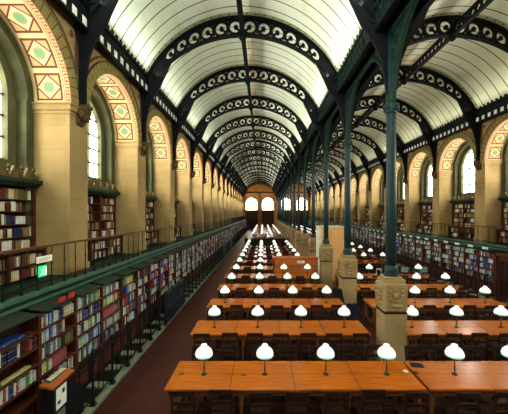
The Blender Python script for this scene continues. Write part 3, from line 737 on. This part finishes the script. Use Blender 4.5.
# ------------------------------------------------------------------ bookcases in the arches on the galleries
nc = empty('arch_bookcase')
W = 1.62
b = MB(); b.box(-.32, -.30, -W, W, 0, 2.20, 'casein'); b.box(-.32, .0, -W, W, 0, .06, 'casein'); put('carcass', b, nc)
for y in (-W, -W / 3, W / 3, W):
    b = MB(); b.box(-.30, .0, y - .03, y + .03, .66, 2.20, 'case'); b.box(-.30, .27, y - .03, y + .03, .05, .66, 'case'); put('upright', b, nc)
b = MB(); b.box(-.30, -.005, -W, W, -.02, 0, 'case'); nsh = b.mesh('shelf')
NSH = (.70, 1.00, 1.30, 1.60, 1.88)
for z_ in NSH[1:]: put('shelf', nsh, nc, (0, 0, z_))
b = MB(); b.box(-.30, .29, -W - .02, W + .02, .655, .70, 'case', .01); put('counter', b, nc)
b = MB(); b.box(-.30, .265, -W, W, .345, .365, 'case'); put('base_shelf', b, nc)
b = MB(); b.plate([[(-.3, 2.18), (.02, 2.18), (.10, 2.25), (.16, 2.28), (.16, 2.36), (-.3, 2.36)]], 2 * W + .10, 'gallery', lambda u, v, w: (u, w - W - .05, v)); put('cornice', b, nc)
b = MB()   # gilded cresting: running scrolls and leaves
N = 64; top = [(-W + 2 * W * i / N, 2.36 + .17 + .075 * math.sin(i * 2 * PI / 8) + .05 * math.sin(i * 2 * PI / 4)) for i in range(N + 1)]
b.plate([[(-W, 2.36)] + [(W, 2.36)] + list(reversed(top))], .06, 'bronze', lambda u, v, w: (.04 + w, u, v))
for i in range(9):
    y = -W + .18 + i * (2 * W - .36) / 8
    b.tube([(.10, y + (.03 + .012 * t) * math.cos(t * .9), 2.47 + (.03 + .012 * t) * math.sin(t * .9)) for t in range(8)], .018, 'bronze', 5); b.ball((.10, y, 2.60), .035, .05, .05, 'bronze', 7, 4)
put('cresting', b, nc)
ncs = None
XN = {1: XL - .82, -1: XR + .82}
first = True
for side, X0, s in SIDES:
    for n in range(-1 if s == 1 else 1, NMAX):
        c = nc if first else dup(nc); first = False
        c.location = (XN[s], YN(n) + BAY / 2, GF); c.scale.x = s
        tag(c, 'dark bookcase with green cornice and gilded cresting in the %s arch %s' % (ordinal(n + 2 if s == 1 else n), 'above the near gallery' if s == 1 else 'beyond the columns'), 'bookcase', 'bookcases in the gallery arches')
        yc = YN(n) + BAY / 2; t0 = .05 if n < 3 else (.07 if n < 8 else .13)
        for kcol in range(3):
            ya, yb = yc - W + 2 * W / 3 * kcol + .035, yc - W + 2 * W / 3 * (kcol + 1) - .035
            for z_, hm in ((.70, .27), (1.0, .27), (1.3, .27), (1.6, .25), (1.88, .27)): stuff_row(XN[s] - s * .02, s, ya, yb, GF + z_ + .002, hm * .92, UPPER, t0, .97)
            for z_ in (.062, .367): stuff_row(XN[s] + s * .25, s, ya, yb, GF + z_ + .002, .255, UPPER, t0, .92)
tag(put('shelved_books', stuff), 'rows of books filling the other shelves around the hall', 'books', None, 'stuff')

# ------------------------------------------------------------------ plinth, kerb and floor railing
XK = {1: -3.44, -1: 2 * XC + 3.44}
pm = MB(); pm.lathe([(.055, .10), (.055, .16), (.032, .20), (.026, .30), (.024, .95), (.036, .98), (.024, 1.02), (.030, 1.10), (.042, 1.13), (.044, 1.17), (.02, 1.22)], 8, 'ironblue'); pm.box(-.06, .06, -.06, .06, .085, .11, 'ironblue'); pm = pm.mesh('post')
for side, X0, s in SIDES:
    b = MB()
    def bx(o0, o1, y0, y1, z0, z1, m, bev=0.0):
        x0, x1 = sorted((XK[s] - s * o0, XK[s] - s * o1)); b.box(x0, x1, y0, y1, z0, z1, m, bev)
    bx(-.07, .09, YFRONT, YEND, 0, .09, 'curb', .012); bx(.09, .545, YFRONT, YEND, 0, .035, 'casein')
    y = 3.0
    while y < YEND - 1:
        bx(.09, .52, y - .11, y + .11, .035, .08, 'curb'); y += .80
    tag(put('plinth_kerb', b), 'pale green stone kerb under the floor railing ' + ('beside the near bookcases' if s == 1 else 'beyond the columns'), 'kerb', None, 'structure')
    r_ = empty('floor_railing', (XK[s], 0, 0)); r_.scale.x = s
    tag(r_, 'dark iron railing with turned posts ' + ('between aisle and near bookcases' if s == 1 else 'before the bookcases beyond the columns'), 'railing')
    ys = []; y = 6.21 if s == 1 else 10.0
    while y < YEND - .5: ys.append(y); y += .80
    GATES = ((10.62, 2.4), (25.7, 2.4), (31, 2.4)) if s == 1 else ()
    GATES = ((10.62, 2.4), (25.7, 2.4), (31, 2.4)) if s == 1 else ()
    for y in ys:
        if not any(gy - .1 < y < gy + gl + .1 for gy, gl in GATES): put('post', pm, r_, (0, y, 0))
    segs = []; a = ys[0] - .55
    for gy, gl in GATES: segs.append((a, gy)); a = gy + gl
    segs.append((a, YEND - .4))
    b = MB()
    for a, e_ in segs: b.box(-.016, .016, a, e_, 1.03, 1.06, 'iron')
    put('top_rail', b, r_)
    b = MB()
    for a, e_ in segs: b.box(-.012, .012, a, e_, .93, .95, 'iron'); b.box(-.012, .012, a, e_, .22, .24, 'iron')
    put('lower_rail', b, r_)
    bm = MB(); bm.lathe([(.008, .22), (.008, .55), (.014, .57), (.008, .59), (.008, 1.04)], 5, 'iron'); bm = bm.mesh('bar')
    bars = [y + d for y in ys for d in (.2, .4, .6) if not any(gy - .05 < y + d < gy + gl + .05 for gy, gl in GATES)]
    for y in bars[:100]: put('bar', bm, r_, (0, y, 0))
    b = MB()
    for y in bars[100:]: b.box(-.008, .008, y - .008, y + .008, .22, 1.04, 'iron')
    tag(put('far_bars', b, r_), None, None, None, 'stuff')
for k, gy in enumerate((10.62, 25.7, 31)):
    gt = empty('metal_gate', (-3.38, gy, .092)); tag(gt, 'dark teal sheet metal gate in the floor railing, %s down the aisle' % ordinal(k + 1), 'gate', 'gates in the floor railing')
    for i in range(3):
        b = MB(); y = i * .8; b.box(-.02, .02, y + .03, y + .77, 0, 1.12, 'teal', .008); b.box(.02, .03, y + .09, y + .71, .08, .52, 'ironblue'); b.box(.02, .03, y + .09, y + .71, .60, 1.04, 'ironblue'); put('panel', b, gt)
    for i in range(4):
        b = MB(); b.box(-.03, .03, i * .8 - .03, i * .8 + .03, 0, 1.18, 'ironblue', .006); put('gate_post', b, gt)

# ------------------------------------------------------------------ tables, lamps, chairs
TH = .78; TD = 1.06; TW = 4.78
tbl = empty('reading_table')
b = MB(); b.box(-TW / 2, TW / 2, -TD / 2, TD / 2, TH - .045, TH, 'table', .006); put('tabletop', b, tbl)
b = MB()
for y in (-TD / 2 + .06, TD / 2 - .09): b.box(-TW / 2 + .08, TW / 2 - .08, y, y + .03, TH - .16, TH - .045, 'tableside')
for x in (-TW / 2 + .08, TW / 2 - .11): b.box(x, x + .03, -TD / 2 + .06, TD / 2 - .06, TH - .16, TH - .045, 'tableside')
put('apron', b, tbl)
lm = MB(); lm.lathe([(.03, 0), (.035, .08), (.028, .12), (.042, .40), (.045, .54), (.03, .58)], 10, 'tableside'); lm.box(-.045, .045, -.045, .045, .57, TH - .045, 'tableside'); lm = lm.mesh('leg')
for x in (-TW / 2 + .09, -.99, .99, TW / 2 - .09):
    for y in (-TD / 2 + .11, TD / 2 - .11): put('leg', lm, tbl, (x, y, 0))
b = MB()
for x in (-TW / 2 + .09, -.99, .99, TW / 2 - .09): b.box(x - .02, x + .02, -TD / 2 + .1, TD / 2 - .1, .12, .17, 'tableside')
b.box(-TW / 2 + .13, TW / 2 - .13, -.03, .03, .12, .18, 'tableside'); put('stretcher', b, tbl)

lamp = empty('table_lamp')
b = MB(); b.lathe([(.055, 0), (.058, .012), (.045, .022), (.018, .03), (.014, .05)], 14, 'greeniron'); put('base', b, lamp)
b = MB(); b.lathe([(.012, .03), (.012, .14), (.018, .15), (.012, .16), (.012, .42)], 8, 'darkbronze'); put('stem', b, lamp)
b = MB(); b.lathe([(.169, .395), (.169, .42), (.161, .455), (.140, .492), (.106, .525), (.073, .547), (.048, .556), (.048, .568), (.058, .576), (.057, .592), (.040, .60)], 22, 'lamp', cap=False); b.lathe([(.040, .60), (.002, .602)], 22, 'lamp', cap=False); shd = put('shade', b, lamp)
b = MB(); b.lathe([(.158, .362), (.168, .378), (.169, .396)], 22, 'lamprim', cap=False); put('shade_rim', b, shd)
b = MB(); b.lathe([(.015, .36), (.03, .40), (.03, .44), (.012, .48)], 8, 'lamp'); put('bulb', b, shd)

def chair_parts(b_seat, b_back, b_legs, b_str):
    b_seat.box(-.20, .20, -.19, .20, .43, .46, 'chair', .01)
    b_back.bar((-.18, -.20, .44), (-.185, -.27, .94), .035, .03, 'chair', (0, 1, 0)); b_back.bar((.18, -.20, .44), (.185, -.27, .94), .035, .03, 'chair', (0, 1, 0))
    b_back.box(-.205, .205, -.285, -.255, .86, .96, 'chair', .006); b_back.box(-.17, .17, -.258, -.240, .70, .76, 'chair'); b_back.box(-.17, .17, -.24, -.222, .56, .61, 'chair')
    for (x, y), l in zip(((-.17, .17), (.17, .17), (-.175, -.18), (.175, -.18)), b_legs): l.bar((x, y, 0), (x * .98, y, .44), .034, .034, 'chair', (0, 1, 0))
    b_str.box(-.17, .17, .16, .18, .20, .23, 'chair')
    for x in (-.17, .17): b_str.box(x - .01, x + .01, -.17, .17, .14, .17, 'chair')
chair = empty('wooden_chair'); pa = MB(), MB(), [MB() for _ in range(4)], MB(); chair_parts(*pa)
put('seat', pa[0], chair); put('backrest', pa[1], chair); put('stretcher', pa[3], chair)
for l in pa[2]: put('leg', l, chair)
one = MB(); chair_parts(one, one, [one] * 4, one); one = one.mesh('wooden_chair')

ROWS = [6.11 + 2.33 * 0, 8.62, 10.97] + [13.35 + 2.33 * k for k in range(8)]
FAR = [42.0 + 2.33 * k for k in range(13)]
t_first = l_first = c_first = True; n_ch = 0
def place_table(cx, y, what):
    global t_first
    t = tbl if t_first else dup(tbl); t_first = False; t.location = (cx, y, 0)
    tag(t, 'long orange-varnished reading table, ' + what, 'table', 'reading tables'); return t
def place_lamp(x, y, lab):
    global l_first
    l = lamp if l_first else dup(lamp); l_first = False; l.location = (x, y, TH); l.rotation_euler.z = rnd.uniform(0, 6)
    tag(l, lab, 'lamp', 'white glass reading lamps')
def place_chair(x, y, rot, full, lab):
    global c_first, n_ch
    if full:
        c = chair if c_first else dup(chair); c_first = False
    else: c = put('wooden_chair', one)
    c.location = (x, y, 0.001); c.rotation_euler.z = rot; n_ch += 1
    tag(c, lab, 'chair', 'dark wooden reading chairs')
NAVE = {'L': 'beside the aisle', 'R': 'beyond the columns'}
for i, y in enumerate(ROWS + FAR):
    far = i >= len(ROWS)
    for nv in 'LR':
        if nv == 'L': cx = .59 if i == 0 else .46
        else: cx = 5.43 if i == 0 else 6.14
        if i == 5 and nv == 'R': continue
        io = i + 1 if nv == 'L' or i < 5 else i
        place_table(cx, y, '%s from the front %s' % (ordinal(io), NAVE[nv]))
        for k in range(4):
            if i == 0: x = (-1.17 + 1.207 * k) if nv == 'L' else 3.80 + 1.13 * k
            else: x = (-1.36 + 1.21 * k) if nv == 'L' else 4.17 + 1.25 * k
            if i == 5 and nv == 'L' and k >= 2: continue
            place_lamp(x, y - .02, 'white dome lamp, %s from the %s on the %s table %s' % (ordinal(k + 1), 'railing end' if nv == 'L' else 'column end', ordinal(io), NAVE[nv]))
        if not far:
            for sd in (-1, 1):
                if i == 5 and sd == -1 and nv == 'L': pass
                for k in range(7):
                    if n_ch >= 300: break
                    if nv == 'L' and (i == 5 or (i == 4 and sd == 1)) and k >= 3: continue
                    x = cx - 1.98 + .66 * k + rnd.uniform(-.025, .025); yy_ = y + sd * (TD / 2 + rnd.uniform(.06, .15))
                    place_chair(x, yy_, (0 if sd == -1 else PI) + rnd.uniform(-.04, .04), i < 3, 'dark chair, %s along the %s side of the %s table %s' % (ordinal(k + 1), 'near' if sd == -1 else 'far', ordinal(io), NAVE[nv]))

# ------------------------------------------------------------------ things in the hall
# wooden desk screen with a white notice behind the fifth table row
sx0, sx1, sy = .55, 2.97, ROWS[4] + .95
scr = empty('desk_screen', ((sx0 + sx1) / 2, sy, 0)); tag(scr, 'tall orange-red wooden desk screen with ledge standing among the tables', 'screen')
w2 = (sx1 - sx0) / 2
b = MB(); b.box(-w2, w2, 0, .06, 0, 1.50, 'desk'); b.box(-w2, -w2 + .06, 0, .5, 0, 1.50, 'desk'); b.box(w2 - .06, w2, 0, .5, 0, 1.50, 'desk'); put('panel', b, scr)
b = MB(); b.box(-w2 - .03, w2 + .03, -.04, .55, 1.50, 1.56, 'desk', .01); b.box(-w2, w2, -.03, 0, 1.10, 1.14, 'tableside'); b.box(-w2, w2, -.02, 0, .0, .12, 'tableside'); put('ledge', b, scr)
b = MB(); b.box(-.20, .20, -.012, 0, -.07, .07, 'white'); b.box(-.16, .10, -.014, -.011, .01, .025, 'b_grey'); b.box(-.16, .05, -.014, -.011, -.03, -.018, 'b_grey')
tag(put('notice', b, None, (sx0 + 1.50, sy - .002, 1.33)), 'small white notice on the orange-red desk screen', 'notice')
# tall tan cupboard
cb = empty('tall_cupboard', (4.05, 18.6, 0)); tag(cb, 'tall tan wooden cupboard with a white side behind the third column', 'cupboard')
b = MB(); b.box(-.70, .70, -.6, .6, 0, 3.14, 'tan', .01); put('body', b, cb)
b = MB(); b.box(-.73, -.70, -.6, .6, 0, 3.14, 'cream'); b.box(-.73, -.64, -.63, -.6, 0, 3.14, 'cream'); put('white_side', b, cb)['label'] = 'white painted side'
for x0, x1 in ((-.62, -.02), (.02, .66)):
    b = MB(); b.box(x0, x1, -.625, -.6, 1.9, 3.05, 'tan', .008); b.box(x0 + .08, x1 - .08, -.632, -.62, 2.0, 2.95, 'tan'); put('door', b, cb)
    b = MB(); b.box(x0, x1, -.625, -.6, .1, 1.85, 'tan', .008); put('door', b, cb)
b = MB(); b.box(-.75, .72, -.65, .62, 3.14, 3.20, 'cream', .01); put('top_board', b, cb)
# slanted dark stands beside the pedestals
for k, (x, y) in enumerate(((2.90, 9.72), (2.88, 11.70))):
    st = empty('display_stand', (x, y, 0)); tag(st, 'black stand with slanting navy boards beside the %s column pedestal' % ordinal(k + 1), 'stand', 'slanting navy stands by the columns')
    b = MB(); b.box(-.19, .19, -.2, .2, 0, .62, 'black', .01); put('body', b, st)
    for i in range(2):
        b = MB(); x0 = -.19 + .19 * i; b.plate([[(-.26, 1.0), (.22, .62), (.22, .66), (-.26, 1.04)]], .17, 'navy', lambda u, v, w: (x0 + w, -u, v)); put('board', b, st)
    b = MB(); b.box(-.19, .19, .17, .2, .6, 1.0, 'black'); put('back', b, st)
# two screens and papers on the fifth right table
for k, x in enumerate((7.35, 8.35)):
    mo = empty('monitor', (x, ROWS[4] + .28, TH)); tag(mo, 'grey-blue computer screen, %s on the fifth table row beyond the first column' % ('nearer the column' if k == 0 else 'farther from the column'), 'monitor', 'computer screens on the table')
    b = MB(); b.box(-.20, .20, -.02, .02, .10, .42, 'black', .006); b.box(-.18, .18, -.026, -.018, .12, .40, 'screen'); put('display', b, mo)
    b = MB(); b.box(-.03, .03, -.015, .015, 0, .12, 'black'); b.box(-.11, .11, -.08, .08, 0, .012, 'black'); put('foot', b, mo)
b = MB(); b.box(-.13, .13, -.004, .004, 0, .34, 'white'); b.plate([[(-.004, 0), (.12, 0), (-.004, .3)]], .22, 'white', lambda u, v, w: (w - .11, u, v)); tag(put('paper_stand', b, None, (5.95, ROWS[4] + .1, TH + .001)), 'white card standing on the table near two computer screens', 'card')
# tablet and small cards on the front tables
b = MB(); b.box(-.13, .13, -.09, .09, 0, .010, 'black', .004); b.box(-.115, .115, -.075, .075, .0095, .011, 'ironblue')
o = tag(put('tablet', b, None, (3.23, 6.45, TH + .001)), 'dark tablet lying on the front table beyond the seam', 'tablet'); o.rotation_euler.z = -.25
for k, (x, y, m) in enumerate(((2.88, 6.20, 'cream'), (3.06, 6.14, 'cover'))):
    b = MB(); b.lathe([(.05, 0), (.055, .008), (.03, .012), (.028, .02)], 12, m); tag(put('socket_cap', b, None, (x, y, TH + .001)), 'small round %s cap on the front table by the seam' % ('pale' if k == 0 else 'grey'), 'cap')
for k, (x, y) in enumerate(((-1.62, 6.12), (-.38, 6.08))):
    b = MB(); b.lathe([(.055, 0), (.05, .01), (.02, .014)], 12, 'bronze'); tag(put('table_grommet', b, None, (x, y, TH + .001)), 'brass cap in the front table, ' + ('near its aisle end' if k == 0 else 'between its first two lamps'), 'cap')
# reading ledge by the near bookcase with papers, keyboard and a dark chair
ld = empty('catalogue_stand', (-3.66, 5.42, 0.092)); tag(ld, 'black catalogue stand with brown wooden ledge beside the near bookcases', 'stand')
b = MB(); b.box(-.10, .10, -.22, .36, -.055, .90, 'black', .01); b.box(-.08, .12, .30, .66, -.055, .52, 'black', .01); put('body', b, ld)
b = MB(); b.plate([[(-.12, .94), (.11, .89), (.11, .925), (-.12, .975)]], .62, 'desk', lambda u, v, w: (u, w - .24, v)); put('ledge', b, ld)
b = MB(); b.plate([[(0, 0), (.0, .36), (.27, .36), (.27, 0)]], .006, 'white', lambda u, v, w: (w + .11, u - .15, v + .42)); b.box(.117, .119, .0, .07, .64, .72, 'b_maroon'); b.box(.117, .119, -.12, -.04, .50, .56, 'b_teal')
tag(put('poster', b, None, (-3.662, 5.42, .16)), 'white sheet with small red and green marks on the black stand', 'poster')
b = MB(); b.box(0, .012, -.14, .14, 0, .22, 'b_grey'); b.box(.012, .016, -.10, .10, .02, .10, 'white'); tag(put('leaflet', b, None, (-3.555, 5.36, .30)), 'grey leaflet below the white sheet on the black stand', 'leaflet')
b = MB(); b.box(-.05, .05, -.22, .22, 0, .03, 'b_teal', .004); b.box(-.045, .045, -.21, .21, .028, .032, 'pages'); o = tag(put('book', b, None, (-3.71, 5.50, 1.066)), 'teal book lying on the brown ledge of the black stand', 'book'); o.rotation_euler.y = .22
# exit sign and plate on the gallery railing
sg = empty('exit_sign', (XL + .48 - .08 + .03, 6.18, GF + .28)); tag(sg, 'small green emergency exit sign with a running figure on the near gallery railing', 'sign')
b = MB(); b.box(0, .02, -.11, .11, .0, .22, 'exit', .004); put('panel', b, sg)
b = MB(); E = 'exitwhite'; X_ = .021
def seg(a, c, w): b.bar((X_, a[0], a[1]), (X_, c[0], c[1]), .004, w, E, (0, 0, 1) if abs(a[0] - c[0]) > abs(a[1] - c[1]) else (0, 1, 0))
b.ball((X_, .015, .175), .003, .017, .017, E, 8, 4)
seg((.005, .15), (-.005, .09), .03); seg((.0, .14), (.045, .12), .012); seg((.0, .145), (-.045, .12), .012); seg((-.005, .09), (.035, .065), .014); seg((.035, .065), (.035, .03), .012); seg((-.005, .09), (-.03, .055), .014); seg((-.03, .055), (-.07, .05), .012)
b.box(X_ - .001, X_ + .002, .075, .10, .02, .19, E); put('running_figure', b, sg)
b = MB(); b.box(0, .015, -.20, .24, .0, .13, 'white', .004); b.box(.014, .017, -.14, .18, .07, .085, 'b_cream'); b.box(.014, .017, -.14, .10, .04, .05, 'b_cream')
tag(put('name_plate', b, None, (XL + .48 - .08 + .03, 6.22, GF + .56)), 'white card plate above the green exit sign on the gallery railing', 'plate')
b = MB(); b.box(-.015, 0, -.30, .25, .0, .14, 'white', .004); b.box(-.018, -.014, -.25, .2, .015, .05, 'exit'); tag(put('name_plate', b, None, (XR - .43, 13.35, GF + .55)), 'white and green plate on the gallery railing beyond the columns', 'plate')
# red cards and white labels standing on the case tops
for k, dy in enumerate((.48, .78)):
    b = MB(); b.box(0, .006, 0, .20, 0, .10, 'redcard'); b.box(-.06, 0, 0, .20, 0, .005, 'redcard'); tag(put('red_card', b, None, (XCASE[1] + .02, YC0 + PITCH + dy, CTOP + .055)), 'red card on top of the second near bookcase, ' + ('nearer' if k == 0 else 'farther'), 'card', 'red shelf cards')
y = 13.28 + PITCH; idx = 0
while y < 33:
    idx += 1
    if True:
        b = MB(); b.box(-.008, 0, .36, .74, 0, .11, 'white'); b.box(0, .05, .36, .74, 0, .006, 'white'); b.box(-.010, -.007, .42, .66, .05, .065, 'b_grey')
        tag(put('label_card', b, None, (XCASE[-1] - .02, y, CTOP + .055)), 'white label card above the %s bookcase along the wall beyond the columns' % ordinal(idx), 'card', 'white label cards on the bookcases')
    y += PITCH
# panelled doorway in the right run
d = empty('door_1', (XCASE[-1] + .1, 13.28, 0)); tag(d, 'red-brown panelled wooden door among the bookcases beyond the columns', 'door', None, 'structure')
b = MB(); b.box(-.02, .04, .14, .93, 0, 2.0, 'case'); b.box(-.03, -.02, .22, .50, .2, 1.8, 'casein'); b.box(-.03, -.02, .57, .85, .2, 1.8, 'casein'); put('leaf', b, d)
b = MB(); b.box(-.12, .06, .0, .14, 0, 2.16, 'case', .01); b.box(-.12, .06, .93, 1.07, 0, 2.16, 'case', .01); b.box(-.12, .06, .0, 1.07, 2.0, 2.16, 'case', .01); put('door_frame', b, d)
# long service desk and screens in the middle distance
sd = empty('service_desk', (.4, 35.5, 0)); tag(sd, 'long black service desk across the hall between two blocks of tables', 'desk')
b = MB(); b.box(-2.4, 2.4, -.35, .35, 0, 1.05, 'casein', .01); b.box(-2.5, -1.9, -.35, 3.0, 0, 1.05, 'casein', .01); b.box(1.9, 2.5, -.35, 3.0, 0, 1.05, 'casein', .01); put('body', b, sd)
b = MB(); b.box(-2.55, 2.55, -.42, .42, 1.05, 1.10, 'tableside', .01); b.box(-2.55, -1.85, .42, 3.1, 1.05, 1.10, 'tableside', .01); b.box(1.85, 2.55, .42, 3.1, 1.05, 1.10, 'tableside', .01); put('worktop', b, sd)
for k, x in enumerate((-1.4, -.2, 1.1, 1.9)):
    mo = empty('monitor', (.4 + x, 35.5, 1.10)); tag(mo, 'black monitor on the long service desk, %s along it from the railing' % ordinal(k + 1), 'monitor', 'monitors on the service desk')
    b = MB(); b.box(-.27, .27, -.03, .03, .12, .50, 'black', .006); b.box(-.24, .24, -.036, -.03, .15, .47, 'screen'); put('display', b, mo)
    b = MB(); b.box(-.04, .04, -.02, .02, 0, .14, 'black'); b.box(-.14, .14, -.1, .1, 0, .012, 'black'); put('foot', b, mo)
ps = empty('notice_post', (-1.45, 33.0, 0)); tag(ps, 'white notice board on a post before the service desk', 'notice')
b = MB(); b.box(-.16, .16, -.02, .02, .95, 2.0, 'white', .006); put('board', b, ps)
b = MB(); b.lathe([(.18, 0), (.18, .03), (.025, .05), (.02, .96)], 10, 'black'); put('post', b, ps)
# bookcases on the end gallery below the end windows
k = 0
for cx, what in ((CXL, 'railing-side'), (CXR, 'column-far')):
    for dx in (-2.0, 2.0):
        e_ = empty('end_bookcase', (cx + dx, YEND - .30, 0)); k += 1; tag(e_, 'tall dark bookcase below an end window, %s of four' % ordinal(k), 'bookcase', 'bookcases on the end wall')
        b = MB(); b.box(-1.5, 1.5, -.15, .2, 0, CZ + .5, 'casein', .01); put('body', b, e_)
        b = MB()
        for j in range(5): b.box(-1.44 + j * .576, -1.44 + j * .576 + .05, -.17, -.15, 0, CZ + .45, 'case')
        for j in range(10): b.box(-1.45, 1.45, -.165, -.15, .2 + j * .44, .24 + j * .44, 'case')
        put('face_frame', b, e_)
        b = MB(); b.box(-1.56, 1.56, -.22, .22, CZ + .48, CZ + .62, 'gallery', .01); put('cornice', b, e_)

# added fill lights along the eaves, without fittings, to brighten the vaults
def eave_fill(x, y0, y1, sgn, watts, colr):
    l = bpy.data.lights.new('eave_fill', 'AREA'); l.shape = 'RECTANGLE'; l.size = .10; l.size_y = y1 - y0; l.energy = watts * (y1 - y0); l.color = colr
    o = bpy.data.objects.new('eave_fill', l); COL.objects.link(o); o.location = (x, (y0 + y1) / 2, FR1 + .06)
    o.rotation_euler = (0, PI - sgn * .34, 0)
for cx, k in ((CXL, 1.0), (CXR, .5)):
    for sgn in (-1, 1):
        for y0, y1, wm in ((0, 14, 5.6), (14, 30, 3.4), (30, 74, 1.8)):
            eave_fill(cx + sgn * (HS - .40), y0, y1, sgn, wm * k, (.90, 1.0, .84) if cx < 3 else (1.0, .93, .62))
# ------------------------------------------------------------------ world, camera, look
w = bpy.data.worlds.new('World'); SC.world = w; w.use_nodes = True
w.node_tree.nodes['Background'].inputs[0].default_value = (.75, .85, 1, 1); w.node_tree.nodes['Background'].inputs[1].default_value = .4
cam = bpy.data.cameras.new('camera'); cam.sensor_width = 36; cam.lens = 36 * 307 / 508
cam.shift_x = -9 / 508; cam.shift_y = 6 / 508; cam.clip_start = .05; cam.clip_end = 300
co = bpy.data.objects.new('camera', cam); COL.objects.link(co); co.location = (0, 0, CZ); co.rotation_euler = (PI / 2, 0, 0); SC.camera = co
vs = SC.view_settings; vs.view_transform = 'Standard'; vs.look = 'None'; vs.gamma = 1; vs.use_curve_mapping = False; vs.exposure = 0.5
SC.cycles.max_bounces = 8; SC.cycles.diffuse_bounces = 5; SC.cycles.sample_clamp_indirect = 6
